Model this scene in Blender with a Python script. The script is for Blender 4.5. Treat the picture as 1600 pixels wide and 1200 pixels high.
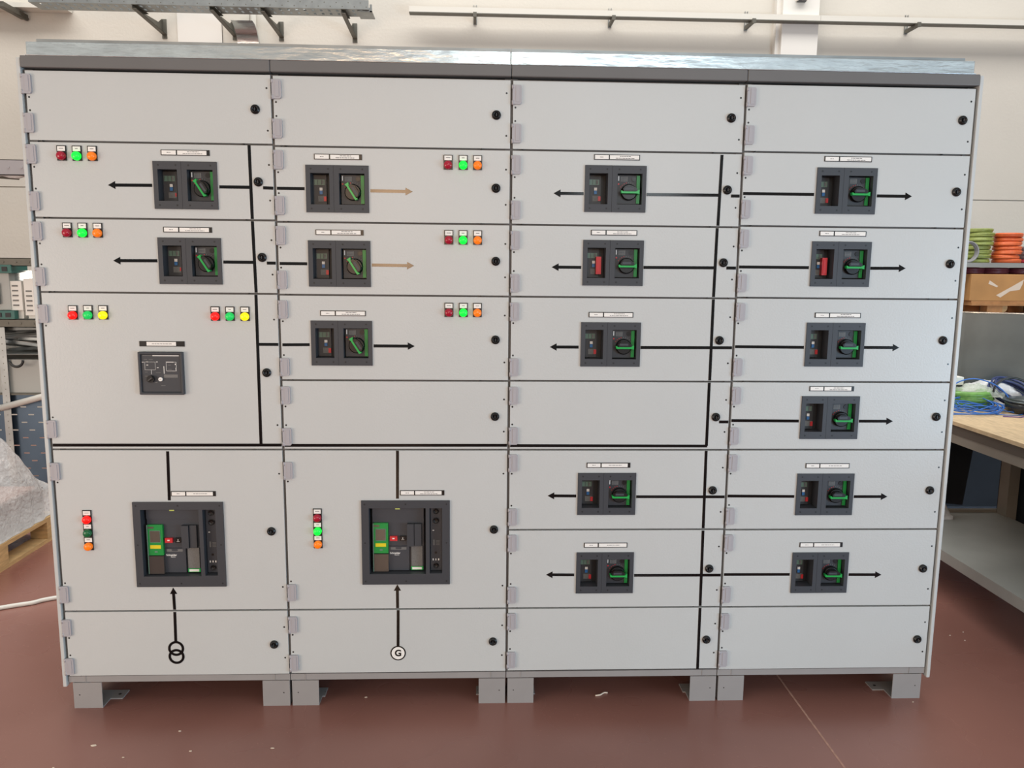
import bpy, math, random
from mathutils import Vector, Matrix
random.seed(7)
for o in list(bpy.data.objects): bpy.data.objects.remove(o)
SC = bpy.context.scene
COL = SC.collection

# ------------------------------------------------------------------ camera, world, lights, exposure
cam = bpy.data.cameras.new('camera'); camo = bpy.data.objects.new('camera', cam); COL.objects.link(camo)
camo.location = (1.4977, -2.8065, 1.6229)
camo.rotation_euler = (1.426295, -0.009839, -0.039179)
cam.sensor_width = 36; cam.lens = 28.122; cam.clip_end = 100
SC.camera = camo
w = bpy.data.worlds.new('world'); SC.world = w; w.use_nodes = True
bg = w.node_tree.nodes['Background']; bg.inputs[0].default_value = (1.0, 0.975, 0.94, 1); bg.inputs[1].default_value = 0.46
def area(name, loc, target, sx, sy, power, col):
    l = bpy.data.lights.new(name, 'AREA'); l.shape = 'RECTANGLE'; l.size = sx; l.size_y = sy; l.energy = power; l.color = col
    o = bpy.data.objects.new(name, l); COL.objects.link(o); o.location = loc
    o.rotation_euler = (Vector(target) - Vector(loc)).to_track_quat('-Z', 'Y').to_euler(); return o
area('ceiling_lamp_row', (1.6, -3.4, 5.6), (1.6, -1.6, 0), 9, 2.0, 30, (1, .96, .90))
area('ceiling_lamp_row', (1.6, 2.2, 7.6), (1.6, 3.4, 0), 14, 2.0, 620, (1, .97, .93))
area('side_fill', (7.0, -3.8, .75), (3.0, 0, .2), 3.2, 1.2, 180, (.52, .77, 1))  # added cool fill for the right-hand doors, not a known opening of the hall
area('side_fill', (-4.0, -4.0, 1.0), (0.3, 0, .5), 3.2, 1.6, 140, (1, .83, .70))  # added warm fill for the left-hand doors, likewise no real opening
area('doorway_window', (0.33, -8, 2.2), (1.2, 0, 2.2), 0.75, 1.5, 85, (1, .64, .38))
area('clerestory_window', (5.9, -8, 4.5), (3.0, 0, 1.5), 5.6, 1.0, 20, (.72, .88, 1))
area('clerestory_window', (2.0, -8, 4.5), (2.0, 0, 1.5), 1.0, 0.7, 34, (.82, .94, 1))
area('clerestory_window', (-3.4, -8, 4.5), (0.5, 0, 1.5), 4.0, 1.0, 8, (1, .93, .82))
area('side_window', (3.5, -8, 3.1), (2.2, 0, 1.8), 1.3, 1.0, 50, (.85, .95, 1))
SC.view_settings.view_transform = 'Standard'; SC.view_settings.look = 'None'
SC.view_settings.exposure = 0.0; SC.view_settings.gamma = 1.0
SC.view_settings.use_curve_mapping = False

# ------------------------------------------------------------------ materials
def s2l(c): return tuple(((x/255)/12.92 if x/255 <= .04045 else ((x/255+.055)/1.055)**2.4) for x in c) + (1,)
def mat(name, rgb, rough=.5, metal=0, noise=0, nscale=20, bump=0, bscale=200, emit=0, ecol=None, spec=.5, trans=0, alpha=1, coat=0, stretch=None):
    m = bpy.data.materials.new(name); m.use_nodes = True; nt = m.node_tree; b = nt.nodes['Principled BSDF']
    c = s2l(rgb); b.inputs['Base Color'].default_value = c
    b.inputs['Roughness'].default_value = rough; b.inputs['Metallic'].default_value = metal
    b.inputs['Specular IOR Level'].default_value = spec
    b.inputs['Coat Weight'].default_value = coat; b.inputs['Coat Roughness'].default_value = .12
    tc = nt.nodes.new('ShaderNodeTexCoord'); src = tc.outputs['Object']
    if stretch:
        mp = nt.nodes.new('ShaderNodeMapping'); mp.inputs['Scale'].default_value = stretch
        nt.links.new(src, mp.inputs[0]); src = mp.outputs[0]
    if noise:
        n = nt.nodes.new('ShaderNodeTexNoise'); n.inputs['Scale'].default_value = nscale; n.inputs['Detail'].default_value = 5
        nt.links.new(src, n.inputs['Vector'])
        r = nt.nodes.new('ShaderNodeValToRGB')
        r.color_ramp.elements[0].position = .3; r.color_ramp.elements[1].position = .7
        r.color_ramp.elements[0].color = tuple(max(0, x*(1-noise)) for x in c[:3]) + (1,)
        r.color_ramp.elements[1].color = tuple(min(1, x*(1+noise)) for x in c[:3]) + (1,)
        nt.links.new(n.outputs['Fac'], r.inputs[0]); nt.links.new(r.outputs[0], b.inputs['Base Color'])
    if bump:
        n = nt.nodes.new('ShaderNodeTexNoise'); n.inputs['Scale'].default_value = bscale; n.inputs['Detail'].default_value = 3
        nt.links.new(src, n.inputs['Vector'])
        bp = nt.nodes.new('ShaderNodeBump'); bp.inputs['Strength'].default_value = bump; bp.inputs['Distance'].default_value = .002 if bscale > 45 else .012
        nt.links.new(n.outputs['Fac'], bp.inputs['Height']); nt.links.new(bp.outputs[0], b.inputs['Normal'])
    if emit:
        b.inputs['Emission Color'].default_value = s2l(ecol or rgb); b.inputs['Emission Strength'].default_value = emit
    b.inputs['Transmission Weight'].default_value = trans
    b.inputs['Alpha'].default_value = alpha
    return m
M = {}
M['door'] = mat('light_grey_powder_coat', (194, 197, 195), .37, bump=.26, bscale=140, noise=.015, nscale=3)
M['frame'] = mat('grey_frame_steel', (136, 132, 130), .45, noise=.05, nscale=8)
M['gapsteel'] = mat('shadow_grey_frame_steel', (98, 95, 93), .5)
M['foot'] = mat('grey_foot_paint', (150, 147, 145), .5, noise=.03, nscale=10)
M['fascia'] = mat('dark_grey_fascia', (104, 103, 102), .5, noise=.03, nscale=6)
M['hinge'] = mat('grey_hinge_plastic', (168, 166, 170), .45)
M['bezel'] = mat('anthracite_plastic', (57, 60, 65), .5, bump=.1, bscale=500)
M['dark'] = mat('dark_interior_plastic', (28, 30, 33), .5)
M['device'] = mat('device_grey_plastic', (52, 54, 58), .42)
M['panel2'] = mat('slate_plastic', (60, 64, 70), .4)
M['black'] = mat('black_plastic', (16, 16, 17), .32)
M['tape'] = mat('black_gloss_tape', (12, 11, 12), .12, spec=.3)
M['white'] = mat('white_label', (238, 236, 230), .5)
M['ink'] = mat('label_ink', (110, 108, 108), .6)
M['green'] = mat('green_plastic', (22, 140, 62), .35)
M['green2'] = mat('bright_green_plastic', (30, 165, 75), .3)
M['mint'] = mat('green_window_label', (98, 128, 112), .35)
M['blue'] = mat('blue_plastic', (40, 110, 170), .35)
M['red'] = mat('red_plastic', (200, 44, 50), .35)
M['yellow'] = mat('yellow_label', (225, 205, 30), .5)
M['lime'] = mat('lime_tag', (205, 220, 110), .5)
M['screen'] = mat('dark_display', (92, 84, 74), .2)
M['greylabel'] = mat('grey_label', (108, 108, 106), .5, noise=.15, nscale=300)
M['smoke'] = mat('smoky_brown_plastic', (70, 64, 60), .15)
M['galv'] = mat('galvanised_steel', (196, 203, 205), .24, 1, noise=.10, nscale=9, bump=.12, bscale=14, stretch=(1, 4, 4))
M['galvdull'] = mat('dull_galvanised_steel', (150, 154, 154), .42, .85, noise=.12, nscale=12)
M['bracket'] = mat('bracket_steel', (104, 102, 94), .5, .5, noise=.08, nscale=20)
M['wall'] = mat('cream_wall_paint', (205, 200, 190), .75, noise=.03, nscale=1.2, bump=.15, bscale=40)
M['pilaster'] = mat('white_pilaster_paint', (222, 219, 213), .7, noise=.02, nscale=1.5)
M['trunk'] = mat('white_trunking', (214, 211, 202), .5)
M['joint'] = mat('pale_joint_filler', (176, 136, 120), .8, noise=.2, nscale=40)
M['wood'] = mat('pale_pallet_wood', (196, 164, 116), .75, noise=.18, nscale=14, stretch=(1, 1, 6))
M['rackwood'] = mat('rack_pallet_wood', (176, 128, 82), .8, noise=.2, nscale=14)
M['ply'] = mat('plywood_top', (200, 176, 140), .6, noise=.2, nscale=16, stretch=(6, 1, 1))
M['benchframe'] = mat('grey_bench_frame', (128, 122, 112), .5, noise=.05, nscale=10)
M['apron'] = mat('brown_bench_apron', (84, 76, 68), .6)
M['shelfgrey'] = mat('grey_shelf_steel', (150, 152, 148), .45, noise=.08, nscale=5)
M['carton'] = mat('brown_cardboard', (190, 142, 88), .8, noise=.1, nscale=5)
M['torn'] = mat('torn_paper_white', (226, 210, 190), .8)
M['coil_green'] = mat('olive_green_cable', (146, 158, 84), .4, noise=.15, nscale=60)
M['coil_orange'] = mat('orange_cable', (232, 112, 62), .4, noise=.12, nscale=60)
M['coil_red'] = mat('red_pink_cable', (190, 70, 84), .4, noise=.12, nscale=60)
M['coil_maroon'] = mat('maroon_cable', (98, 42, 54), .35, noise=.15, nscale=60)
M['coil_grey'] = mat('grey_cable', (150, 150, 152), .4, noise=.12, nscale=60)
M['film'] = mat('clear_plastic_wrap', (222, 222, 222), .18, noise=.12, nscale=14, bump=1, bscale=40, alpha=.58)
M['bag'] = mat('crumpled_clear_bag', (215, 217, 218), .25, noise=.10, nscale=18, bump=.9, bscale=30)
M['stackgrey'] = mat('grey_packed_panels', (138, 132, 132), .5, noise=.12, nscale=6, stretch=(1, 1, 8))
M['peach'] = mat('pinkish_packed_sheet', (196, 158, 146), .6)
M['sheet'] = mat('grey_sheet_metal', (100, 108, 110), .32, .6, noise=.14, nscale=5)
M['bluegrey'] = mat('blue_grey_perforated_steel', (74, 92, 110), .38, .5, noise=.12, nscale=3)
M['teal'] = mat('teal_plastic', (26, 96, 88), .4)
M['lightbox'] = mat('light_grey_enclosure', (178, 180, 176), .5)
M['tube'] = mat('pale_grey_tube', (214, 214, 208), .3)
M['wire_blue'] = mat('blue_wire', (52, 112, 196), .35)
M['wire_violet'] = mat('violet_wire', (110, 84, 150), .4)
M['hose'] = mat('lime_green_coil', (112, 164, 80), .3, noise=.2, nscale=40)
M['reel'] = mat('black_reel_plastic', (44, 46, 48), .22)
M['navy'] = mat('navy_cable_bundle', (50, 62, 104), .4, noise=.2, nscale=50)
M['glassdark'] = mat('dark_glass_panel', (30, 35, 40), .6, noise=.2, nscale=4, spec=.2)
M['lamp_lit_green'] = mat('lit_green_lens', (0, 230, 60), .3, emit=.85, ecol=(0, 255, 60))
M['lamp_green'] = mat('green_lens', (20, 190, 90), .3, emit=.35, ecol=(0, 220, 90))
M['lamp_dark_green'] = mat('unlit_green_lens', (8, 100, 56), .25)
M['lamp_crimson'] = mat('unlit_red_lens', (168, 14, 46), .22)
M['lamp_lit_red'] = mat('lit_red_lens', (240, 20, 14), .3, emit=.9, ecol=(255, 14, 10))
M['lamp_orange'] = mat('orange_lens', (250, 125, 20), .25, emit=.22, ecol=(255, 120, 0))
M['lamp_yellow'] = mat('lit_yellow_lens', (250, 230, 10), .25, emit=.6, ecol=(255, 235, 0))

def floor_mat():
    m = bpy.data.materials.new('red_brown_epoxy_floor'); m.use_nodes = True; nt = m.node_tree; b = nt.nodes['Principled BSDF']
    tc = nt.nodes.new('ShaderNodeTexCoord')
    def noise(s, d=6):
        n = nt.nodes.new('ShaderNodeTexNoise'); n.inputs['Scale'].default_value = s; n.inputs['Detail'].default_value = d
        nt.links.new(tc.outputs['Object'], n.inputs['Vector']); return n
    n1 = noise(1.1); r = nt.nodes.new('ShaderNodeValToRGB'); r.color_ramp.elements[0].position = .3; r.color_ramp.elements[1].position = .72
    r.color_ramp.elements[0].color = s2l((130, 88, 78)); r.color_ramp.elements[1].color = s2l((147, 104, 94))
    nt.links.new(n1.outputs['Fac'], r.inputs[0])
    n2 = noise(90, 1); r2 = nt.nodes.new('ShaderNodeValToRGB'); r2.color_ramp.elements[0].position = .70; r2.color_ramp.elements[1].position = .78
    mx = nt.nodes.new('ShaderNodeMixRGB'); mx.inputs[2].default_value = s2l((172, 122, 104))
    nt.links.new(n2.outputs['Fac'], r2.inputs[0]); mm = nt.nodes.new('ShaderNodeMath'); mm.operation = 'MULTIPLY'; mm.inputs[1].default_value = .45
    nt.links.new(r2.outputs[0], mm.inputs[0]); nt.links.new(mm.outputs[0], mx.inputs[0]); nt.links.new(r.outputs[0], mx.inputs[1])
    nt.links.new(mx.outputs[0], b.inputs['Base Color'])
    n3 = noise(2.5, 2); mr = nt.nodes.new('ShaderNodeMapRange'); mr.inputs[3].default_value = .2; mr.inputs[4].default_value = .36
    nt.links.new(n3.outputs['Fac'], mr.inputs[0]); nt.links.new(mr.outputs[0], b.inputs['Roughness'])
    return m
M['floor'] = floor_mat()

# ------------------------------------------------------------------ mesh helper
class MB:
    def __init__(s): s.v = []; s.f = []; s.m = []; s.sm = []
    def add(s, vs, fs, mi=0, smooth=False):
        n = len(s.v); s.v += [tuple(v) for v in vs]
        for f in fs: s.f.append(tuple(i+n for i in f)); s.m.append(mi); s.sm.append(smooth)
        return s
    def box(s, x0, x1, y0, y1, z0, z1, mi=0, rot=None, c=None):
        vs = [(x, y, z) for x in (x0, x1) for y in (y0, y1) for z in (z0, z1)]
        if rot is not None:
            c = Vector(c if c else ((x0+x1)/2, (y0+y1)/2, (z0+z1)/2)); vs = [rot @ (Vector(v)-c) + c for v in vs]
        return s.add(vs, [(0, 1, 3, 2), (4, 6, 7, 5), (0, 4, 5, 1), (2, 3, 7, 6), (0, 2, 6, 4), (1, 5, 7, 3)], mi)
    def cyl(s, c, r, h, axis='y', n=20, mi=0, r2=None, smooth=True):
        """from c along axis by h"""
        r2 = r if r2 is None else r2; vs = []
        for k, (hh, rr) in enumerate(((0, r), (h, r2))):
            for i in range(n):
                a = 2*math.pi*i/n; p, q = rr*math.cos(a), rr*math.sin(a)
                vs.append({'y': (c[0]+p, c[1]+hh, c[2]+q), 'x': (c[0]+hh, c[1]+p, c[2]+q), 'z': (c[0]+p, c[1]+q, c[2]+hh)}[axis])
        fl = (axis == 'y') ^ (h < 0)
        side = [(i, (i+1) % n, n+(i+1) % n, n+i) for i in range(n)]
        caps = [tuple(range(n-1, -1, -1)), tuple(range(n, 2*n))]
        if fl: side = [f[::-1] for f in side]; caps = [f[::-1] for f in caps]
        s.add(vs, side, mi, smooth)
        n0 = len(s.v)-2*n
        for f in caps: s.f.append(tuple(i+n0 for i in f)); s.m.append(mi); s.sm.append(False)
        return s
    def lathe_y(s, c, prof, n=24, mi=0):
        """prof: (r, dy) list, axis y"""
        vs = []; fs = []
        for r, d in prof:
            for i in range(n):
                a = 2*math.pi*i/n; vs.append((c[0]+r*math.cos(a), c[1]+d, c[2]+r*math.sin(a)))
        for k in range(len(prof)-1):
            for i in range(n): fs.append((k*n+i, k*n+(i+1) % n, (k+1)*n+(i+1) % n, (k+1)*n+i))
        s.add(vs, fs, mi, True)
        n0 = len(s.v)-n; s.f.append(tuple(range(n0, n0+n))); s.m.append(mi); s.sm.append(True)
        return s
    def tube(s, pts, r, n=8, mi=0, closed=False):
        pts = [Vector(p) for p in pts]
        if not closed and 3 < len(pts) < 10:
            P = [pts[0]*2-pts[1]] + pts + [pts[-1]*2-pts[-2]]; q = []
            for i in range(1, len(P)-2):
                for k in range(8):
                    t = k/8; a, b, c_, d = P[i-1:i+3]
                    q.append(.5*((2*b)+(c_-a)*t+(2*a-5*b+4*c_-d)*t*t+(3*b-a-3*c_+d)*t**3))
            pts = q + [pts[-1]]
        vs = []; fs = []; N = len(pts); up = Vector((0, 0, 1))
        for i, p in enumerate(pts):
            t = (pts[(i+1) % N] - pts[i-1]) if closed else (pts[min(i+1, N-1)] - pts[max(i-1, 0)])
            t.normalize(); a = t.cross(up)
            if a.length < 1e-3: a = t.cross(Vector((1, 0, 0)))
            a.normalize(); b = t.cross(a)
            for k in range(n):
                an = 2*math.pi*k/n; vs.append(p + a*r*math.cos(an) + b*r*math.sin(an))
        for i in range(N if closed else N-1):
            j = (i+1) % N
            for k in range(n): fs.append((i*n+k, j*n+k, j*n+(k+1) % n, i*n+(k+1) % n))
        if not closed: fs += [tuple(range(n)), tuple((N-1)*n+k for k in range(n-1, -1, -1))]
        return s.add(vs, fs, mi, True)
    def prism(s, poly, y0, y1, mi=0):
        """poly in xz, extruded along y"""
        n = len(poly); vs = [(x, y0, z) for x, z in poly] + [(x, y1, z) for x, z in poly]
        fs = [tuple(range(n)), tuple(range(2*n-1, n-1, -1))] + [(i, n+i, n+(i+1) % n, (i+1) % n) for i in range(n)]
        return s.add(vs, fs, mi)
    def holed(s, x0, x1, z0, z1, y0, y1, holes, mi=0):
        """plate with rectangular holes, y0 = front"""
        xs = sorted({x0, x1} | {h[0] for h in holes} | {h[1] for h in holes}); zs = sorted({z0, z1} | {h[2] for h in holes} | {h[3] for h in holes})
        nx, nz = len(xs)-1, len(zs)-1
        def full(i, j):
            if not (0 <= i < nx and 0 <= j < nz): return False
            cx, cz = (xs[i]+xs[i+1])/2, (zs[j]+zs[j+1])/2
            return not any(h[0] < cx < h[1] and h[2] < cz < h[3] for h in holes)
        idx = {}; vs = []; fs = []
        def V(i, j, k):
            if (i, j, k) not in idx: idx[(i, j, k)] = len(vs); vs.append((xs[i], (y0, y1)[k], zs[j]))
            return idx[(i, j, k)]
        for i in range(nx):
            for j in range(nz):
                if not full(i, j): continue
                fs.append((V(i, j, 0), V(i+1, j, 0), V(i+1, j+1, 0), V(i, j+1, 0)))
                fs.append((V(i, j, 1), V(i, j+1, 1), V(i+1, j+1, 1), V(i+1, j, 1)))
                if not full(i-1, j): fs.append((V(i, j, 0), V(i, j+1, 0), V(i, j+1, 1), V(i, j, 1)))
                if not full(i+1, j): fs.append((V(i+1, j, 0), V(i+1, j, 1), V(i+1, j+1, 1), V(i+1, j+1, 0)))
                if not full(i, j-1): fs.append((V(i, j, 0), V(i, j, 1), V(i+1, j, 1), V(i+1, j, 0)))
                if not full(i, j+1): fs.append((V(i, j+1, 0), V(i+1, j+1, 0), V(i+1, j+1, 1), V(i, j+1, 1)))
        return s.add(vs, fs, mi)
    def mesh(s, name, mats):
        me = bpy.data.meshes.new(name); me.from_pydata(s.v, [], s.f)
        for m in (mats if isinstance(mats, (list, tuple)) else [mats]): me.materials.append(M[m] if isinstance(m, str) else m)
        me.polygons.foreach_set('material_index', s.m); me.polygons.foreach_set('use_smooth', s.sm); me.update(); return me
    def build(s, name, mats, parent=None, loc=(0, 0, 0), bevel=0, rotz=0):
        o = inst(name, s.mesh(name, mats), parent, loc)
        if rotz: o.rotation_euler = (0, 0, rotz)
        if bevel:
            b = o.modifiers.new('bevel', 'BEVEL'); b.width = bevel; b.segments = 2; b.limit_method = 'ANGLE'; b.angle_limit = math.radians(50)
            b.harden_normals = False
        return o
def inst(name, me, parent=None, loc=(0, 0, 0)):
    o = bpy.data.objects.new(name, me); COL.objects.link(o); o.location = loc
    if parent: o.parent = parent
    return o
def empty(name, loc, rz=0):
    o = bpy.data.objects.new(name, None); COL.objects.link(o); o.location = loc; o.rotation_euler = (0, 0, rz); o.empty_display_size = .1; return o
def tag(o, label, cat, group=None):
    o['label'] = label; o['category'] = cat
    if group: o['group'] = group
    return o
def struct(o): o['kind'] = 'structure'; return o
def text_mesh(name, body, size, m, extrude=.0003, bold=0, align='CENTER'):
    cu = bpy.data.curves.new(name, 'FONT'); cu.body = body; cu.size = size; cu.extrude = extrude; cu.offset = bold
    cu.align_x = align; cu.align_y = 'CENTER'
    t = bpy.data.objects.new(name, cu); COL.objects.link(t)
    bpy.context.view_layer.update()
    me = bpy.data.meshes.new_from_object(t.evaluated_get(bpy.context.evaluated_depsgraph_get()))
    bpy.data.objects.remove(t); me.name = name
    me.transform(Matrix.Rotation(math.pi/2, 4, 'X')); me.materials.clear(); me.materials.append(M[m]); return me

# ------------------------------------------------------------------ setting
mb = MB(); mb.box(-9, 13, -9, 5.2, -.1, 0); floor = struct(mb.build('floor', 'floor'))
mb = MB(); mb.box(2.7025, 2.7095, -9, 5, 0, .0006); mb.build('joint_strip', 'joint', floor)
mb = MB(); mb.box(-9, 13, 5.03, 5.25, 0, 7); wall = struct(mb.build('wall_back', 'wall'))
for i, (x0, x1) in enumerate([(-9, -4.6), (-4.595, -.62), (-.615, 4.235), (4.615, 9.4), (9.405, 13)]):
    for z0, z1 in ((0, 2.315), (2.325, 4.9), (4.91, 7)):
        m_ = MB(); m_.box(x0, x1, 5.0, 5.03, z0, z1); m_.build('panel', 'wall', wall)
m_ = MB(); m_.box(4.235, 4.275, 4.93, 5.03, 0, 7); m_.box(4.275, 4.615, 4.88, 5.03, 0, 7); struct(m_.build('trim_1', 'pilaster'))
m_ = MB(); m_.box(-1.27, -.87, 4.99, 5.0, 3.2, 3.93); m_.box(-.875, -.87, 4.985, 5.0, 3.2, 3.93); tag(m_.build('access_panel', 'pilaster'), 'white rectangular access panel on the wall beneath the cable tray', 'panel')
m_ = MB(); m_.box(-.595, -.555, 4.97, 5.0, 2.6, 3.9); tag(m_.build('conduit', 'trunk'), 'thin cream vertical conduit on the wall under the cable tray', 'conduit')

# ------------------------------------------------------------------ electrical cabinets
CX = [0, .8, 1.6, 2.4]
ROWS = [[2.250, 2.024, 1.774, 1.525, .976, .376, .124],
        [2.248, 2.020, 1.770, 1.523, 1.225, .976, .376, .126],
        [2.247, 2.020, 1.770, 1.523, 1.226, .976, .677, .376, .128],
        [2.249, 2.026, 1.775, 1.526, 1.227, .977, .675, .375, .124]]
XL = [.001, .806, 1.606, 2.405]; XR = [.797, 1.597, 2.396, 3.2005]
BREAKERS = {0: [(1, .505, 1.886), (2, .508, 1.634)], 1: [(1, 1.012, 1.881), (2, 1.014, 1.630), (3, 1.016, 1.356)],
            2: [(1, 1.961, 1.894), (2, 1.960, 1.642), (3, 1.959, 1.357), (5, 1.960, .812), (6, 1.961, .512)],
            3: [(1, 2.769, 1.898), (2, 2.767, 1.646), (3, 2.766, 1.361), (4, 2.765, 1.096), (5, 2.766, .809), (6, 2.767, .508)]}
PLATES = {0: [(.508, 1.993, .161, 1), (.504, 1.739, .163, 1), (.480, .815, .157, 1), (.398, 1.350, .154, 3)],
          1: [(1.016, 1.987, .161, 1), (1.016, 1.736, .163, 1), (1.022, 1.460, .157, 0), (1.292, .817, .159, 2)],
          2: [(1.964, 2.000, .158, 0), (1.961, 1.746, .161, 0), (1.958, 1.462, .158, 0), (1.964, .919, .159, 1), (1.962, .618, .160, 0)],
          3: [(2.769, 2.006, .167, 0), (2.768, 1.752, .167, 0), (2.770, 1.466, .166, 0), (2.766, 1.202, .163, 1), (2.770, .917, .163, 0), (2.766, .616, .162, 1)]}
LOCKS = [[(.745, 2.137), (.747, 1.901), (.751, 1.649), (.753, 1.251), (.750, .675), (.746, .243)],
         [(1.550, 2.132), (1.550, 1.891), (1.551, 1.644), (1.552, 1.371), (1.552, 1.097), (1.551, .679), (1.550, .247)],
         [(2.353, 2.136), (2.351, 1.896), (2.349, 1.647), (2.348, 1.374), (2.348, 1.097), (2.349, .825), (2.350, .526), (2.352, .247)],
         [(3.162, 2.142), (3.162, 1.900), (3.162, 1.651), (3.160, 1.379), (3.160, 1.100), (3.160, .824), (3.160, .522), (3.162, .241)]]
HINGES = [[2.205, 2.081, 1.981, 1.828, 1.729, 1.577, 1.451, 1.049, .897, .442, .315, .166],
          [2.203, 2.076, 1.975, 1.824, 1.724, 1.574, 1.472, 1.272, 1.172, 1.023, .900, .444, .320, .171],
          [2.199, 2.073, 1.970, 1.819, 1.717, 1.570, 1.471, 1.275, 1.173, 1.027, .928, .727, .628, .429, .327, .175],
          [2.206, 2.081, 1.979, 1.832, 1.731, 1.578, 1.476, 1.279, 1.176, 1.028, .928, .728, .626, .426, .320, .172]]
HX = [.006, .818, 1.619, 2.418]
LAMPS = {0: [(.103, 1.986, 'c'), (.153, 1.986, 'g'), (.203, 1.986, 'o'), (.104, 1.734, 'c'), (.155, 1.734, 'g'), (.205, 1.734, 'o'),
             (.104, 1.456, 'r'), (.155, 1.457, 'e'), (.206, 1.457, 'y'), (.585, 1.456, 'r'), (.635, 1.456, 'e'), (.686, 1.456, 'y'),
             (.104, .731, 'r'), (.104, .6815, 'd'), (.104, .632, 'o')],
         1: [(1.387, 1.975, 'c'), (1.438, 1.975, 'g'), (1.487, 1.975, 'o'), (1.389, 1.724, 'c'), (1.438, 1.724, 'g'), (1.488, 1.724, 'o'),
             (1.389, 1.475, 'c'), (1.439, 1.475, 'g'), (1.488, 1.475, 'o'), (.916, .735, 'c'), (.916, .6855, 'g'), (.916, .636, 'o')], 2: [], 3: []}
# tapes per (column, door row): x0, z0, x1, z1, arrow
TAPES = {(0, 1): [(720, 2021, 722, 1778, 0), (393, 1885, 247, 1884, 1), (616, 1883, 719, 1883, 0), (762, 1882, 796, 1881, 0)],
 (0, 2): [(722, 1770, 726, 1529, 0), (397, 1634, 249, 1633, 1), (619, 1632, 723, 1632, 0), (766, 1630, 796, 1630, 0)],
 (0, 3): [(725, 1521, 724, 992, 0), (728, 1350, 796, 1350, 0), (2, 991, 796, 992, 0)],
 (0, 4): [(397, 969, 394, 790, 0), (392, 380, 391, 464, 1)], (0, 5): [(392, 371, 390, 256, 0)],
 (1, 1): [(808, 1881, 901, 1881, 0), (1123, 1877, 1266, 1876, 1)], (1, 2): [(809, 1629, 903, 1629, 0), (1124, 1627, 1269, 1626, 1)],
 (1, 3): [(810, 1349, 904, 1350, 0), (1126, 1347, 1269, 1347, 1)], (1, 4): [(807, 991, 1596, 992, 0)],
 (1, 5): [(1205, 972, 1203, 795, 0), (1199, 380, 1199, 471, 1)], (1, 6): [(1201, 372, 1199, 228, 0)],
 (2, 1): [(2327, 2014, 2324, 1774, 0), (1852, 1877, 1748, 1877, 1), (2070, 1877, 2326, 1878, 0), (2365, 1876, 2395, 1876, 0)],
 (2, 2): [(2322, 1766, 2320, 1527, 0), (1849, 1626, 1746, 1626, 1), (2068, 1628, 2320, 1629, 0), (2361, 1629, 2395, 1629, 0)],
 (2, 3): [(2320, 1519, 2320, 1230, 0), (1846, 1347, 1744, 1347, 1), (2067, 1347, 2395, 1348, 0)],
 (2, 4): [(2319, 1222, 2319, 990, 0), (2361, 1079, 2395, 1079, 0), (1607, 991, 2322, 990, 0)],
 (2, 5): [(2319, 972, 2321, 681, 0), (1849, 804, 1745, 805, 1), (2069, 801, 2395, 800, 0)],
 (2, 6): [(2321, 672, 2323, 380, 0), (1848, 504, 1744, 505, 1), (2071, 501, 2395, 500, 0)], (2, 7): [(2323, 372, 2324, 129, 0)],
 (3, 1): [(2407, 1885, 2657, 1885, 0), (2880, 1883, 3005, 1883, 1)], (3, 2): [(2406, 1633, 2655, 1633, 0), (2876, 1633, 3003, 1634, 1)],
 (3, 3): [(2406, 1352, 2655, 1351, 0), (2874, 1352, 3003, 1352, 1)], (3, 4): [(2406, 1084, 2653, 1083, 0), (2875, 1083, 3001, 1083, 1)],
 (3, 5): [(2406, 803, 2654, 801, 0), (2877, 800, 3003, 800, 1)], (3, 6): [(2407, 502, 2655, 501, 0), (2879, 499, 3004, 498, 1)]}

# shared meshes ---------------------------------------------------
def hinge_mesh():
    m = MB(); w_, h_ = .0155, .031
    pr = [(-w_, h_-.002), (-w_, -h_), (w_-.004, -h_), (w_, -h_+.006), (w_, h_-.005), (w_-.004, h_), (-w_+.004, h_)]
    m.prism(pr[::-1], -.009, 0)
    m.box(-.004, .009, -.0105, -.009, -.024, .026); m.cyl((-w_+.002, -.006, -h_-.002), .0045, .014, 'z', 10); m.cyl((-w_+.002, -.006, h_-.012), .0045, .012, 'z', 10)
    return m.mesh('hinge', 'hinge')
HM = hinge_mesh()
def lock_mesh():
    m = MB(); m.lathe_y((0, 0, 0), [(.0155, 0), (.0155, -.004), (.014, -.007), (.0105, -.0075), (.0105, -.0095), (.0085, -.0095), (.008, -.006)], 24)
    m.box(-.0012, .0012, -.010, -.006, -.005, .005, 1)
    return m.mesh('lock', ['black', 'device'])
KM = lock_mesh()
def lamp_meshes():
    b = MB(); b.box(-.0155, .0155, -.004, 0, -.0245, .0245)
    base = b.mesh('pilot_lamp', 'black')
    t = MB(); t.box(-.0125, .0125, -.0052, -.004, .0065, .0215, 0)
    tags = []
    for k in (.0075, .0045, .006):
        t = MB(); t.box(-.0125, .0125, -.0052, -.004, .0065, .0215, 0); t.box(-k, k, -.0055, -.0052, .0135, .0155, 1); tags.append(t.mesh('legend_tag', ['white', 'ink']))
    l = MB(); l.lathe_y((0, -.004, -.0095), [(.0145, 0), (.0145, -.006), (.0135, -.011), (.010, -.0145), (.005, -.016), (.0008, -.0165)], 24)
    lens = {}
    for k, mm in dict(c='lamp_crimson', g='lamp_lit_green', o='lamp_orange', r='lamp_lit_red', e='lamp_green', y='lamp_yellow', d='lamp_dark_green').items():
        lens[k] = l.mesh('lens', mm)
    return base, tags, lens
LB, LT, LL = lamp_meshes()
LNAME = dict(c='unlit crimson lens', g='lit bright green lens', o='orange lens', r='lit red lens', e='green lens', y='yellow lens', d='unlit dark green lens')

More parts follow.
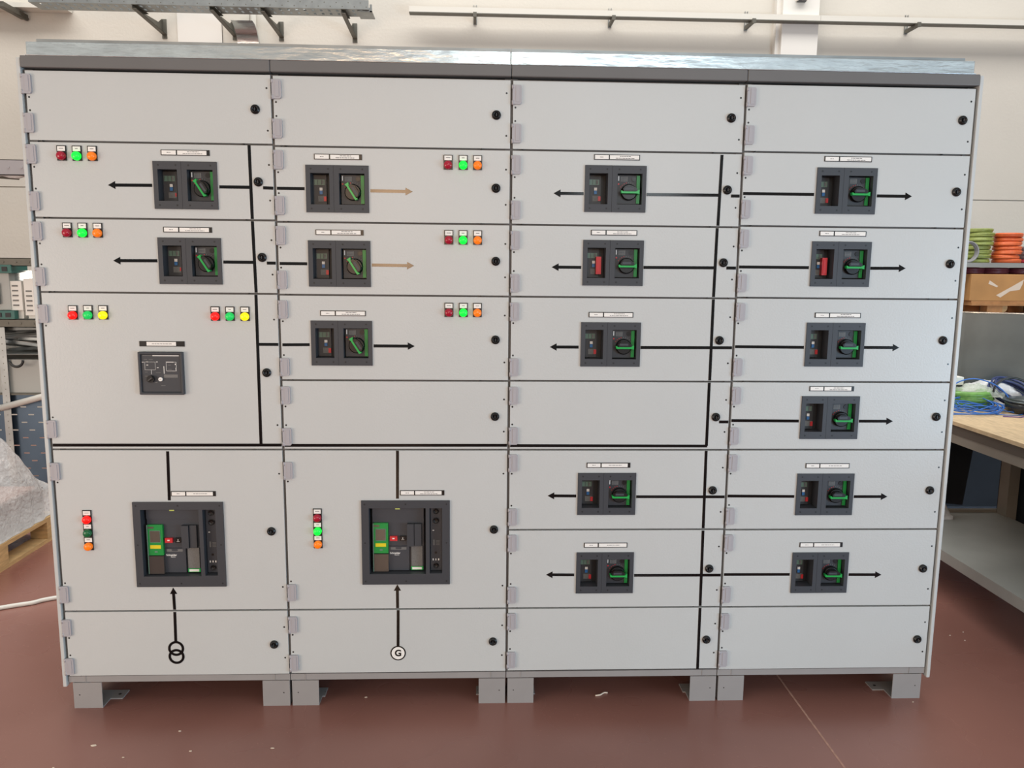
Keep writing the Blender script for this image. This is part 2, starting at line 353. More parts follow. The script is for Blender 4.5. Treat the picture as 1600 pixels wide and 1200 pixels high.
# breaker: two front plates, two device faces seen through their windows
BW, BH = .106, .0785
WIN_L = (-.0905, -.0265, -.052, .052); WIN_R = (.006, .092, -.052, .052)
def screw(m, x, z, y, mi, r=.003): m.cyl((x, y, z), r, -.0006, 'y', 8, mi)
def breaker_meshes():
    a = MB(); a.holed(-BW, -.0125, -BH, BH, -.005, 0, [WIN_L]); a.holed(-.0118, BW, -BH, BH, -.005, 0, [WIN_R])
    for w_ in (WIN_L, WIN_R):
        x0, x1, z0, z1 = w_; t = .0015
        a.box(x0-t, x0, 0, .05, z0-t, z1+t); a.box(x1, x1+t, 0, .05, z0-t, z1+t); a.box(x0, x1, 0, .05, z0-t, z0); a.box(x0, x1, 0, .05, z1, z1+t)
        a.box(x0-t, x1+t, .05, .052, z0-t, z1+t, 1)
    for x, z in [(-.088, .066), (-.03, .066), (.012, .066), (.085, .066), (-.088, -.066), (-.03, -.066), (.012, -.066), (.085, -.066)]: screw(a, x, z, -.005, 1)
    bez = a.mesh('circuit_breaker', ['bezel', 'dark'])
    r = MB(); x0, x1 = .0095, .089; D = .020
    r.box(x0, x1, D, .05, -.049, .049, 0); r.box(x1-.0125, x1-.001, D-.004, D+.001, -.047, .048, 1)
    r.box(x0+.003, x0+.006, D-.0008, D, .030, .046, 3); r.box(x0+.012, x0+.036, D-.0008, D, .028, .044, 4)
    for k in range(3): r.box(x0+.014, x0+.033, D-.0011, D-.0008, .031+k*.005, .0325+k*.005, 0)
    r.cyl((.067, D, .036), .008, -.002, 'y', 16, 2); r.cyl((x0+.005, D, .019), .0028, -.0008, 'y', 10, 5)
    for k in range(9):                                # dial arc marks
        an = math.radians(35+k*14); q = MB(); q.box(-.0015, .0015, 0, .0006, .0315, .034)
        vs = [Matrix.Rotation(math.pi/2-an, 3, 'Y') @ Vector(v) for v in q.v]
        r.add([(v.x+.0494, v.y+D-.0008, v.z-.009) for v in vs], q.f, 4 if k < 5 else 5)
    rot = r.mesh('rotary_drive_face', ['device', 'green', 'black', 'white', 'greylabel', 'red'])
    hs = []
    for mirror in (1, -1):
        h = MB(); h.cyl((0, 0, 0), .0275, -.010, 'y', 28, 0); h.cyl((0, -.010, 0), .0275, -.003, 'y', 28, 0, r2=.0245)
        h.prism([(-.022, .002), (-.024, .010), (-.014, .019), (.010, .019), (.024, .011), (.024, .002)], -.032, -.010, 0)
        h.prism([(-.029, -.0055), (-.031, .0035), (-.026, .0035), (-.025, .001), (.020, .001), (.031, .006), (.033, .006), (.033, -.0075), (.031, -.0075), (.024, -.0055)], -.030, -.012, 1)
        h.box(-.018, .012, -.0325, -.032, .006, .013, 2)
        if mirror == -1: h.v = [(x, y, -z) for x, y, z in h.v]; h.f = [f[::-1] for f in h.f]
        hs.append(h.mesh('rotary_handle', ['black', 'green2', 'panel2']))
    L = []
    for var in range(3):
        l = MB(); x0 = -.0904; D = .040; l.box(x0, x0+.046, D, .05, -.050, .050, 0)
        l.box(x0+.003, x0+.040, D-.001, D, .017, .035, 1)
        for k in range(3): l.box(x0+.004+k*.012, x0+.0055+k*.012, D-.0014, D-.001, .018, .034, 0)
        l.box(x0+.030, x0+.036, D-.0014, D-.001, .020, .032, 4)
        l.box(x0+.0225, x0+.0325, D-.003, D, -.002, .0075, 2); l.box(x0+.0225, x0+.0325, D-.003, D, -.0145, -.003, 3)
        l.box(x0+.017, x0+.043, D-.001, D, -.039, -.020, 4)
        if var == 0: l.box(x0+.039, x0+.0435, D-.0015, D, -.034, -.022, 5)
        if var == 1: l.box(x0+.0365, x0+.0455, D-.004, D, -.038, -.022, 5)
        if var == 2: l.box(x0+.034, x0+.052, .020, .048, -.039, .022, 5); l.box(x0+.038, x0+.048, .018, .020, -.033, .016, 5)
        L.append(l.mesh('trip_unit', ['device', 'mint', 'white', 'blue', 'greylabel', 'red']))
    return bez, rot, hs, L
BZ, BR_, BHS, BL = breaker_meshes()

def make_breaker(cab, ox, cx, cz, off, var):
    b = inst('circuit_breaker', BZ, cab, (cx-ox, 0, cz))
    inst('rotary_drive_face', BR_, b)
    h = inst('rotary_handle', BHS[0], b, (.0494, .0195, -.009))
    if off: h.rotation_euler = (0, math.radians(180+(-60)), 0); h.data = BHS[1]; h.rotation_euler = (0, math.radians(-122), 0)
    h['label'] = 'black turning handle with green lever, ' + ('tilted' if off else 'level')
    t = inst('trip_unit', BL[var], b)
    if var == 2: t['label'] = 'trip unit with tall red padlock tab'
    return b

def nameplate(cab, ox, cx, cz, wd, style):
    m = MB(); h = .0092; m.box(-wd/2, wd/2, -.0022, 0, -h, h)
    p = m.build('nameplate', 'black', cab, (cx-ox, 0, cz))
    hs = .0068; k = -wd/2
    def strip(a, b, dashes, lines):
        s = MB(); s.box(a, b, -.0030, -.0022, -hs, hs, 0)
        for (da, db, z) in dashes:
            x = da
            while x < db:
                l = random.uniform(.004, .012); s.box(x, min(x+l, db), -.0032, -.0030, z-.0010, z+.0010, 1); x += l+.0018
        s.build('label_strip', ['white', 'ink'], p)
    e = .010 if style in (1, 2) else .003
    if style == 3: strip(-.052, .048, [(-.034, .034, 0)], 1); return
    strip(k+.003, k+.050, [(k+.020, k+.032, 0)], 1)
    a, b = k+.0545, wd/2-e; c = (a+b)/2
    strip(a, b, [(c-.016, c+.022, .0032), (c-.030, c+.034, -.0032)] if cz > .95 or style == 2 else [(c-.022, c+.026, 0)], 2)

def tape(door, ox, t, k):
    x0, z0, x1, z1, ar = t; x0, z0, x1, z1 = x0/1000-ox, z0/1000, x1/1000-ox, z1/1000
    d = Vector((x1-x0, 0, z1-z0)); L = d.length; d.normalize(); n = Vector((-d.z, 0, d.x)); w_ = .0052
    y1 = -.0001; y0 = -.0006-.00015*k
    P = Vector((x0, 0, z0)); Q = Vector((x1, 0, z1))
    m = MB(); E = Q - d*(.024 if ar else 0)
    q = [P-n*w_, P+n*w_, E+n*w_, E-n*w_]
    m.prism([(v.x, v.z) for v in q], y0, y1)
    if ar: m.prism([(v.x, v.z) for v in (E-n*.013, E+n*.013, Q)], y0, y1)
    o = m.build('arrow_line' if ar else 'busbar_line', 'tape', door)
    return o

def ring(m, c, r0, r1, y0, y1, mi=0, n=36):
    vs = []
    for r in (r0, r1):
        for y in (y0, y1):
            for i in range(n): a = 2*math.pi*i/n; vs.append((c[0]+r*math.cos(a), y, c[1]+r*math.sin(a)))
    fs = []
    for i in range(n):
        j = (i+1) % n
        fs += [(i, j, 2*n+j, 2*n+i), (n+i, 3*n+i, 3*n+j, n+j), (i, n+i, n+j, j), (2*n+i, 2*n+j, 3*n+j, 3*n+i)]
    m.add(vs, fs, mi)

CLABEL = ['leftmost cabinet unit, with square black control relay and two-circle symbol on its bottom door',
          'second cabinet unit from left, with letter G circle on its bottom door',
          'third cabinet unit from left, with thick vertical black line and five breakers',
          'rightmost cabinet unit, with a column of six breakers']
for c in range(4):
    ox = CX[c]
    cab = empty('electrical_cabinet', (ox, 0, 0)); tag(cab, CLABEL[c], 'cabinet', 'light grey switchboard cabinet units')
    xl, xr = XL[c]-ox, XR[c]-ox
    # body shell
    m = MB(); m.box(.004, .796, .085, .90, .126, 2.25); m.box(.004, .796, .02, .085, 2.24, 2.252); m.build('body', 'frame', cab)
    m = MB()
    fx0 = -.007 if c == 0 else 0; fx1 = .806 if c == 3 else .8
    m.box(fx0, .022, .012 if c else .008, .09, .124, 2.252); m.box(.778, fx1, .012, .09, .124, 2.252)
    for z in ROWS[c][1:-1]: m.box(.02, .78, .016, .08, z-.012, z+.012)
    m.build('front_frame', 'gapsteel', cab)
    m = MB(); m.box(fx0+.0005, fx1-.0005, -.012, .90, 2.256, 2.293); m.build('top_fascia', 'fascia', cab, bevel=.003)
    m = MB(); m.box(fx0+.0015, fx1-.0015, .004, .10, .100, .1235); m.box(.055, .057, .0025, .004, .1, .1235); m.box(.743, .745, .0025, .004, .1, .1235); m.build('base_rail', 'foot', cab)
    for (a, b, s) in ((.006, .104, 1), (.698, .797, -1)):
        if c == 0 and s == 1: a, b = .010, .113
        if c == 3 and s == -1: a, b = .682, .792
        m = MB(); m.box(a, b, 0, .003, 0, .099)
        e = b if s == 1 else a
        fl = .045 if (c, s) in ((0, 1), (3, -1)) else .010; m.box(a, b, .003, .12, 0, .004); m.box(min(e, e+s*fl), max(e, e+s*fl), .06, .12, 0, .004)
        o_ = a if s == 1 else b; m.box(min(o_, o_+s*.003), max(o_, o_+s*.003), .003, .12, 0, .099)
        m.cyl((o_+s*.022, 0, .052), .0022, -.0004, 'y', 8, 1); m.cyl((e+s*fl/2, .09, .0038), fl*.13, .0007, 'z', 10, 1)
        m.build('foot', ['foot', 'black'], cab)
        m = MB(); m.box(a, b, .78, .90, 0, .099); m.box(a, b, .78, .90, .099, .126); m.build('foot', 'foot', cab)
    if c == 0: m = MB(); m.box(-.0225, -.0095, -.006, .92, .087, 2.288); m.build('side_panel', 'door', cab, bevel=.002)
    if c == 3: m = MB(); m.box(.8085, .8215, -.006, .92, .087, 2.290); m.build('side_panel', 'door', cab, bevel=.002)
    # doors
    R = ROWS[c]; doors = []
    for i in range(len(R)-1):
        z1, z0 = R[i]-.0035, R[i+1]+.0030
        if i == 0: z1 = R[0]-.002
        holes = []
        for (di, bx, bz) in BREAKERS[c]:
            if di == i:
                for w_ in (WIN_L, WIN_R): holes.append((bx-ox+w_[0]-.0016, bx-ox+w_[1]+.0016, bz+w_[2]-.0016, bz+w_[3]+.0016))
        acb = {(0, 4): (.424, .627), (1, 5): (1.232, .631)}.get((c, i))
        if acb: ax, az = acb[0]-ox, acb[1]; holes += [(ax-.134, ax+.074, az-.121, az+.131), (ax+.084, ax+.133, az-.119, az+.131)]
        m = MB(); m.holed(xl, xr, z0, z1, 0, .018, holes)
        dz = .042 if i == 0 else .063; dz = .085 if z1-z0 > .4 else dz
        hz = [h for h in HINGES[c] if z0 < h < z1]
        dots = [(xr-.013, z1-dz), (xr-.013, z0+dz), (xl+.008, hz[0]-.041), (xl+.008, hz[1]+.041)]
        for x, z in dots: m.cyl((x, 0, z), .0034, -.0005, 'y', 8, 1)
        for k in range(2): m.box(xr-.10-k*.66, xr-.095-k*.66, .004, .012, z0-.003, z0, 1)
        d = m.build('door', ['door', 'black'], cab, bevel=.0022); doors.append(d)
        d['label'] = ['topmost door', 'second door from top', 'third door from top', 'fourth door from top', 'fifth door from top', 'sixth door from top', 'seventh door from top', 'lowest door'][i if i < len(R)-2 else 7]
        for h in hz: inst('hinge', HM, d, (HX[c]-ox, 0, h))
        lx, lz = LOCKS[c][i]; inst('lock', KM, d, (lx-ox, 0, lz))
        for k, t in enumerate(TAPES.get((c, i), [])): tape(d, ox, t, k)
    if c == 0:
        for z in (.230, .199):
            m = MB(); ring(m, (.390, z), .0200, .0290, -.0009 if z > .2 else -.0011, -.0001); m.build('transformer_symbol', 'tape', doors[-1])
    if c == 1:
        m = MB(); m.cyl((.399, -.0001, .204), .0285, -.0010, 'y', 36, 0); m.cyl((.399, -.0011, .204), .0240, -.0003, 'y', 36, 1)
        g = m.build('generator_symbol', ['tape', 'white'], doors[-1])
        inst('letter', text_mesh('letter', 'G', .034, 'tape', .0003, .0011), cab, (.399, -.0018, .2035)).name = 'letter'
    for n_, (di, bx, bz) in enumerate(BREAKERS[c]):
        var = {(0, 1): 1, (1, 1): 1, (1, 2): 1, (1, 3): 1, (2, 2): 2, (3, 2): 2}.get((c, di), 0)
        if (c, di) == (0, 1): var = 0
        if c >= 2 and var == 0: var = 1
        make_breaker(cab, ox, bx, bz, c < 2, var)
    for p in PLATES[c]: nameplate(cab, ox, *p)
    for k, (x, z, q) in enumerate(LAMPS[c]):
        b = inst('pilot_lamp', LB, cab, (x-ox, 0, z)); inst('legend_tag', LT[k % 3], b); l = inst('lens', LL[q], b); l['label'] = LNAME[q]

# air circuit breakers
def make_acb(cab, ox, cx, cz, first):
    W_, H_ = .159, .158
    def X(a): return -W_ + a/1000
    def Z(a): return H_ - a/1000
    main = (X(27), X(231), Z(276), Z(28)); side = (X(245), X(290), Z(274), Z(28))
    m = MB(); m.holed(-W_, W_, -H_, H_, -.007, 0, [main, side])
    for (x0, x1, z0, z1) in (main, side):
        t = .0015; m.box(x0-t, x0, 0, .06, z0-t, z1+t); m.box(x1, x1+t, 0, .06, z0-t, z1+t); m.box(x0, x1, 0, .06, z0-t, z0); m.box(x0, x1, 0, .06, z1, z1+t)
        m.box(x0-t, x1+t, .06, .062, z0-t, z1+t, 1)
    for x in (12, 159, 306):
        for z in (13, 303): screw(m, X(x), Z(z), -.007, 1, .0032)
    screw(m, X(12), Z(158), -.007, 1); screw(m, X(306), Z(158), -.007, 1)
    m.build('air_circuit_breaker', ['bezel', 'dark'], cab, (cx-ox, 0, cz), bevel=.0015); a = COL.objects[-1]
    a['label'] = 'large square dark grey air circuit breaker'
    def part(name, mats, *boxes):
        q = MB()
        for bx in boxes:
            x0, x1, z0, z1, y0, y1 = bx[:6]; q.box(X(x0), X(x1), y0, y1, Z(z1), Z(z0), bx[6] if len(bx) > 6 else 0)
        return q.build(name, mats, a)
    part('front_cover', 'panel2', (36, 222, 29, 69, .020, .06), (36, 222, 70, 96, .024, .06), (94, 160, 96, 180, .026, .06), (94, 168, 181, 273, .024, .06), (160, 222, 96, 180, .026, .06), (168, 222, 180, 273, .034, .06))
    part('status_tag', 'lime', (119, 136, 34, 40, .0192, .020))
    part('control_unit', ['green', 'screen', 'yellow', 'mint'], (39, 93, 90, 204, .014, .05), (47, 85, 111, 156, .0128, .014, 3), (49, 83, 113, 154, .0120, .013, 1), (47, 85, 166, 179, .0130, .014, 2), (62, 72, 188, 194, .0134, .014, 3), (41, 62, 97, 104, .0134, .014, 1))
    part('lower_cover', ['smoke', 'mint'], (42, 94, 206, 273, .010, .05), (38, 41, 90, 273, .010, .05, 1))
    part('open_button', ['red', 'white'], (99, 126, 141, 158, .016, .03), (108, 116, 147, 151, .0155, .016, 1))
    part('close_button', ['black', 'white'], (135, 157, 141, 158, .016, .03), (145, 147, 145, 150, .0155, .016, 1), (141, 151, 153, 154, .0155, .016, 1))
    part('rating_strip', ['greylabel', 'panel2'], (101, 158, 185, 194, .0235, .024), (119, 140, 184, 192, .0232, .0235, 1))
    part('charging_handle', 'bezel', (162, 187, 92, 176, .006, .03), (189, 214, 92, 176, .012 if first else .008, .03))
    part('data_label', ['greylabel', 'green2', 'white'], (176, 217, 180, 257, .022, .034), (175, 219, 258, 271, .0215, .034, 1), (179, 214, 260, 269, .0210, .0215, 2))
    q = MB()
    for x_, z_, r in ((267, 47, .0105), (267, 82, .0115), (267, 253, .0100)): q.lathe_y((X(x_), .0195, Z(z_)), [(r, 0), (r, -.002), (r*.75, -.002), (r*.7, 0), (r*.3, 0)], 20, 1)
    q.box(X(247), X(288), .02, .06, Z(272), Z(30), 0); q.box(X(262), X(270), .0192, .02, Z(208), Z(200), 1)
    q.box(X(254), X(260), .0192, .02, Z(121), Z(118), 2); q.box(X(256), X(262), .0192, .02, Z(176), Z(155), 3)
    for k in range(4): q.box(X(266), X(280), .0194, .02, Z(160+k*5), Z(158+k*5), 3)
    for x_ in (256, 266, 276): q.box(X(x_-2), X(x_+2), .0192, .02, Z(234), Z(227), 2)
    q.build('key_lock_column', ['panel2', 'black', 'white', 'greylabel'], a)
    t1 = inst('lettering', text_mesh('lettering', 'Schneider', .0095, 'white', .0002, .0002), a, (X(117), .0236, Z(207)))
    t2 = inst('lettering', text_mesh('lettering', 'Electric', .0055, 'white', .0002), a, (X(123), .0236, Z(214)))
cabs = [o for o in COL.objects if o.name.startswith('electrical_cabinet')]
make_acb(cabs[0], 0, .424, .627, True); make_acb(cabs[1], .8, 1.232, .631, False)

# relay on the left unit
def make_relay(cab):
    W_, H_ = .0765, .0748
    X = lambda a: -W_ + a/1000; Z = lambda a: H_ - a/1000
    m = MB(); m.holed(-W_, W_, -H_, H_, -.016, 0, [(X(9), X(144), Z(141), Z(9))]); m.box(X(8), X(145), -.010, 0, Z(142), Z(8))
    b = m.build('control_relay', 'bezel', cab, (.394, 0, 1.248), bevel=.003); b['label'] = 'square black control relay with white diagram'
    y = -.0104; l = MB()
    def bar(x0, x1, z0, z1, mi=0): l.box(X(x0), X(x1), y, -.010, Z(z1), Z(z0), mi)
    def rect(x0, x1, z0, z1, t=.7): bar(x0, x1, z0, z0+t); bar(x0, x1, z1-t, z1); bar(x0, x0+t, z0, z1); bar(x1-t, x1, z0, z1)
    bar(15, 47, 12, 14, 1); bar(19, 30, 26, 27.5, 1); bar(36, 50, 26, 27.5, 1)
    rect(21, 57, 35, 63, .6); bar(42, 43, 63, 78); rect(94, 129, 35, 67, .9); bar(94, 120, 34, 37); bar(85, 87, 50, 76); bar(126, 129, 55, 64); bar(124, 129, 41, 45)
    for x_, z_ in ((27, 35), (60, 35), (27, 46), (62, 55), (12, 36)): bar(x_, x_+6, z_-1, z_+1)
    bar(100, 110, 45, 46.5, 1); bar(100, 112, 60, 61.5, 1); bar(85, 132, 79, 90, 1); bar(21, 30, 70, 71.5, 1); bar(58, 74, 72, 73.2, 1); bar(20, 30, 84, 86, 1); bar(54, 62, 106, 108, 1); bar(74, 88, 117, 119, 1)
    l.build('diagram_print', ['white', 'greylabel'], b); l = MB(); bar(49, 139, 12, 14.5); l.build('header_bar', 'white', b)
    k = MB(); k.cyl((X(41), -.010, Z(94)), .0125, -.009, 'y', 24); k.box(X(30), X(52), -.024, -.018, Z(98), Z(90), 0, Matrix.Rotation(math.radians(-35), 3, 'Y'))
    k.box(X(33), X(49), -.0245, -.024, Z(94.5), Z(93.3), 1, Matrix.Rotation(math.radians(-35), 3, 'Y')); k.build('selector_knob', ['black', 'greylabel'], b)
    k = MB(); k.cyl((X(74), -.010, Z(95)), .0068, -.006, 'y', 20); k.box(X(70.5), X(77.5), -.0163, -.016, Z(95.8), Z(94.4), 1); k.build('test_button', ['white', 'ink'], b)
make_relay(cabs[0])

# lifting channels on top
def channel(x0, x1, ll, rr, label):
    root = empty('lifting_channel', ((x0+x1)/2, 0, 2.293)); tag(root, label, 'channel', 'galvanised channels along the cabinet top'); c = (x0+x1)/2
    x0 -= c; x1 -= c
    m = MB(); m.box(x0, x1, .002, .006, .0, .046); m.box(x0, x1, -.010, .004, .0, .0035); m.build('web', 'galv', root, bevel=.0015)
    a, b = x0+ll, x1-rr
    m = MB(); m.box(a, b, .012, .015, .0, .057); m.box(a, b, .015, .05, .054, .057); m.build('flange', 'galvdull', root)
channel(.009, 1.5965, .03, 0, 'left bare galvanised channel lying on top of the cabinet units')
channel(1.5985, 3.190, 0, .03, 'right bare galvanised channel lying on top of the cabinet units')

# ------------------------------------------------------------------ cable tray and brackets on the wall
tr = empty('cable_tray', (-.8, 4.68, 3.76)); tag(tr, 'galvanised perforated cable tray high on the wall, upper left', 'tray')
m = MB(); m.box(-1.45, 1.35, -.33, -.327, 0, .075)
for k in range(56): m.cyl((-1.42+k*.05, -.33, .018 if k % 2 else .05), .005, -.0005, 'y', 6, 1)
m.build('side_rail', ['galvdull', 'bracket'], tr)
m = MB(); m.box(-1.45, 1.35, -.123, -.12, 0, .075); m.build('side_rail', 'galvdull', tr)
m = MB(); hs = []
for k in range(40):
    x = -1.38+k*.068
    for j in range(2): hs.append((x, x+.022, -.30+j*.09, -.25+j*.09))
# bottom sheet with slots, built in xz then laid flat
b_ = MB(); b_.holed(-1.45, 1.35, -.327, -.123, 0, .002, hs); b_.v = [(x, z, y) for x, y, z in b_.v]; b_.build('perforated_base', 'galvdull', tr)
m = MB(); m.box(1.25, 1.375, -.30, -.10, -.012, -.002); m.box(1.355, 1.375, -.30, -.297, -.012, .05); m.build('end_connector', 'galvdull', tr)
m = MB()
for k in range(3): m.tube([(.3+k*.12, -.29+k*.05, .012), (.6+k*.1, -.28+.05*k, .03), (.9, -.27+.05*k, .085), (1.2, -.27+.05*k, .10)], .012, 8)
m.build('cable', 'galvdull', tr)
def bracket(x, n):
    o = empty('wall_bracket', (x, 5.0, 3.66)); tag(o, n, 'bracket', 'triangular brackets under the cable tray')
    m = MB(); m.box(-.022, .022, -.006, 0, 0, .17); m.cyl((0, -.006, .02), .007, -.004, 'y', 8); m.build('wall_plate', 'bracket', o)
    m = MB(); yz = [(-.65, .10), (-.65, .075), (-.006, -.0+.03), (-.006, .13)]
    yz = [(-.66, .098), (-.66, .066), (-.10, .035), (-.006, .030), (-.006, .165), (-.03, .160), (-.10, .118), (-.40, .100), (-.60, .098)]
    n_ = len(yz); vs = [(-.016, y, z) for y, z in yz] + [(-.013, y, z) for y, z in yz]
    m.add(vs, [tuple(range(n_)), tuple(range(2*n_-1, n_-1, -1))] + [(i, (i+1) % n_, n_+(i+1) % n_, n_+i) for i in range(n_)])
    m.box(-.016, .022, -.66, -.40, .094, .098)
    m.add([(-.016, -.66, .066), (.022, -.66, .066), (.022, -.006, .033), (-.016, -.006, .033), (-.016, -.66, .063), (.022, -.66, .063), (.022, -.006, .030), (-.016, -.006, .030)], [(0, 3, 2, 1), (4, 5, 6, 7), (0, 1, 5, 4), (2, 3, 7, 6)])
    m.build('arm', 'bracket', o)
for x, n in ((-1.39, 'first bracket under the cable tray from the left corner box end'), (-.755, 'bracket just left of the vertical cable riser'), (-.335, 'bracket just right of the vertical cable riser'), (.335, 'bracket under the right end of the cable tray')): bracket(x, n)
rs = empty('cable_riser', (-.61, 4.9, 3.72)); tag(rs, 'curved galvanised riser tray dropping from the cable tray', 'tray')
m = MB(); pr = []
for k in range(9):
    a = math.radians(k*90/8); pr.append((-.20+.20*math.sin(a), .03-.20*(1-math.cos(a))))
pr += [(0, -.35), (0, -3.3)]
vs = []; fs = []
for (y, z) in pr: vs += [(-.095, y, z), (.095, y, z)]
fs = [(2*i, 2*i+1, 2*i+3, 2*i+2) for i in range(len(pr)-1)]; m.add(vs, fs, 0, True)
for sx in (-.095, .092):
    vs = []; 
    for (y, z) in pr: vs += [(sx, y, z), (sx, y+.055 if z > -.1 else y+.07, z-(.0 if z < -.1 else .0))]
    m.add(vs, [(2*i, 2*i+1, 2*i+3, 2*i+2) for i in range(len(pr)-1)])
m.build('bent_tray', 'galv', rs)
m = MB(); m.box(-.095, .095, -.006, .004, -.20, -.16); m.build('joint_plate', 'tube', rs)
# trunking with little cantilevers
tk = empty('trunking', (3.9, 4.86, 3.885)); tag(tk, 'long white cable trunking running along the back wall', 'trunking')
m = MB(); m.box(-3.05, .70, -.06, .02, 0, .048, 0); m.box(.702, 6, -.06, .02, 0, .048, 0); m.box(-3.05, 6, -.062, .02, -.008, 0, 1); m.build('channel', ['trunk', 'bracket'], tk)
for x, n in ((1.44, 'small cantilever bracket nearest the cable tray end'), (2.69, 'small cantilever bracket above the third cabinet unit'), (3.97, 'small cantilever bracket just left of the pilaster'), (5.50, 'small cantilever bracket right of the pilaster')):
    o = empty('wall_bracket', (x, 5.0, 3.84)); tag(o, n, 'bracket', 'small brackets under the white trunking')
    m = MB(); m.box(-.016, .016, -.012, 0, 0, .05); m.box(-.014, -.009, -.012, 0, .05, .17); m.box(.009, .014, -.012, 0, .05, .17); m.build('post', 'galvdull', o)
    m = MB(); m.box(-.012, .012, -.24, -.012, .005, .036); m.box(-.016, .016, -.25, -.235, .0, .040); m.build('arm', 'bracket', o)
jb = empty('junction_box', (4.434, 4.88, 4.09)); tag(jb, 'small white junction box on the pilaster', 'box')
m = MB(); m.box(-.05, .05, -.06, 0, -.02, .10); m.build('housing', 'pilaster', jb, bevel=.004)
m = MB(); m.box(-.036, .036, -.05, -.01, -.028, -.018); m.build('gland_plate', 'device', jb)
m = MB(); m.box(-2.72, -2.60, 4.60, 4.63, 3.86, 3.885); m.box(-2.66, -2.60, 4.62, 5.0, 3.80, 3.84, 0); m.tube([(-2.72, 4.35, 3.86), (-2.60, 4.98, 3.80)], .02, 6)
tag(m.build('wall_bracket', 'bracket'), 'sloping bracket left of the cable tray in the corner', 'bracket')
m = MB(); m.box(-3.6, -2.2, 4.84, 4.99, 3.86, 3.90); tag(m.build('trunking', 'trunk'), 'short pale trunking left of the cable tray', 'trunking')

# ------------------------------------------------------------------ left side: rack, wrapped pallet, floor hose
rk = empty('storage_rack', (-2.2, 3.0, 0)); tag(rk, 'galvanised steel storage rack behind the left end of the cabinets', 'rack')
for x in (-1.5, .42, .83):
    for y in (-.2, .35):
        m = MB()
        if x == .83: x_ = .80
        else: x_ = x
        m.box(x_-.025, x_+.025, y-.002, y, 0, 2.42 if x != .42 else 1.22); m.box(x_-.025, x_-.022, y, y+.04, 0, 2.42 if x != .42 else 1.22)
        if y < 0:
            for k in range(24): m.cyl((x_, y-.002, .08+k*.045), .004, -.0005, 'y', 6, 1)
        m.build('upright', ['galvdull', 'bracket'], rk)
for z0, z1, n in ((2.20, 2.30, 'beam'), (1.60, 1.655, 'beam'), (1.185, 1.24, 'beam')):
    m = MB(); m.box(-1.5, .80, -.21, -.20, z0, z1); m.box(-1.5, .80, -.21, -.17, z1-.004, z1); m.box(-1.5, .80, -.21, -.17, z0, z0+.004)
    for k in range(8): m.cyl((.05+k*.085, -.21, (z0+z1)/2), .008, -.004, 'y', 8)
    m.build(n, 'bracket' if z0 < 2 else 'hinge', rk)
m = MB(); m.box(-1.5, .80, -.2, .35, 1.238, 1.242); m.box(-1.5, .80, -.2, .35, 1.0, .998); m.build('shelf_board', 'shelfgrey', rk)
def slotted():
    m = MB(); hs = []
    for i in range(11):
        for j in range(11): hs.append((-.55+i*.115+(.05 if j % 2 else 0), -.51+i*.115+(.05 if j % 2 else 0), .07+j*.055, .079+j*.055))
    m.holed(-.62, .80, .03, .72, -.16, -.158, hs); return m
slotted().build('perforated_side_sheet', 'bluegrey', rk)
o = empty('wrapped_bag', (-1.72, 2.86, 2.19)); 
m = MB(); pts = [(-.35+.05*k, .01*math.sin(k), .02+.012*math.sin(k*1.3)) for k in range(11)]; m.tube(pts, .018, 8); m.build('film', 'bag', o)
m = MB(); m.tube([(-.35, -.02, -.01), (-.1, .0, .004), (.10, .01, -.006)], .008, 6); m.build('strap', 'bracket', o)
tag(o, 'clear plastic bag hung along the top rack beam at far left', 'bag')
# switching device with teal terminals
dv = empty('contactor', (-1.80, 2.84, 1.243)); tag(dv, 'grey contactor with teal terminal ends on the rack, far left', 'contactor')
m = MB(); m.box(-.20, .10, -.04, .12, .06, .31); m.box(-.20, .02, -.055, -.04, .07, .29, 0); m.build('housing', 'lightbox', dv, bevel=.004)
m = MB(); m.box(-.05, .04, -.062, -.055, .10, .24); m.build('front_window', 'sheet', dv)
for z in (.0, .31):
    m = MB(); m.box(-.20, .13, -.06, .14, z, z+.055)
    for k in range(5): m.box(-.17+k*.06, -.135+k*.06, -.063, -.06, z+.012, z+.042, 1)
    m.build('terminal_block', ['teal', 'dark'], dv)
for i, (x, z, hh, nm) in enumerate(((-1.665, 1.30, .20, 'white narrow module on the rack beside the grey contactor'), (-1.575, 1.265, .25, 'taller white module on the rack, closest to the cabinet'))):
    o = empty('control_module', (x, 2.86, 1.243)); tag(o, nm, 'module', 'white modules on the rack')
    m = MB(); m.box(-.038, .038, -.05, .08, z-1.243, z-1.243+hh); m.box(-.03, .03, -.03, .08, 0, z-1.243); m.build('housing', 'white', o, bevel=.003)
    m = MB()
    for k in range(5): m.box(-.025, .015, -.052, -.05, z-1.243+.03+k*.033, z-1.243+.04+k*.033)
    m.build('printed_label', 'greylabel', o)
m = MB(); m.box(-2.15, -1.46, 2.87, 2.89, 1.243, 1.57); tag(m.build('mounting_plate', 'galv'), 'plain galvanised mounting plate standing behind the rack modules', 'plate')
rnd = random.Random(3)
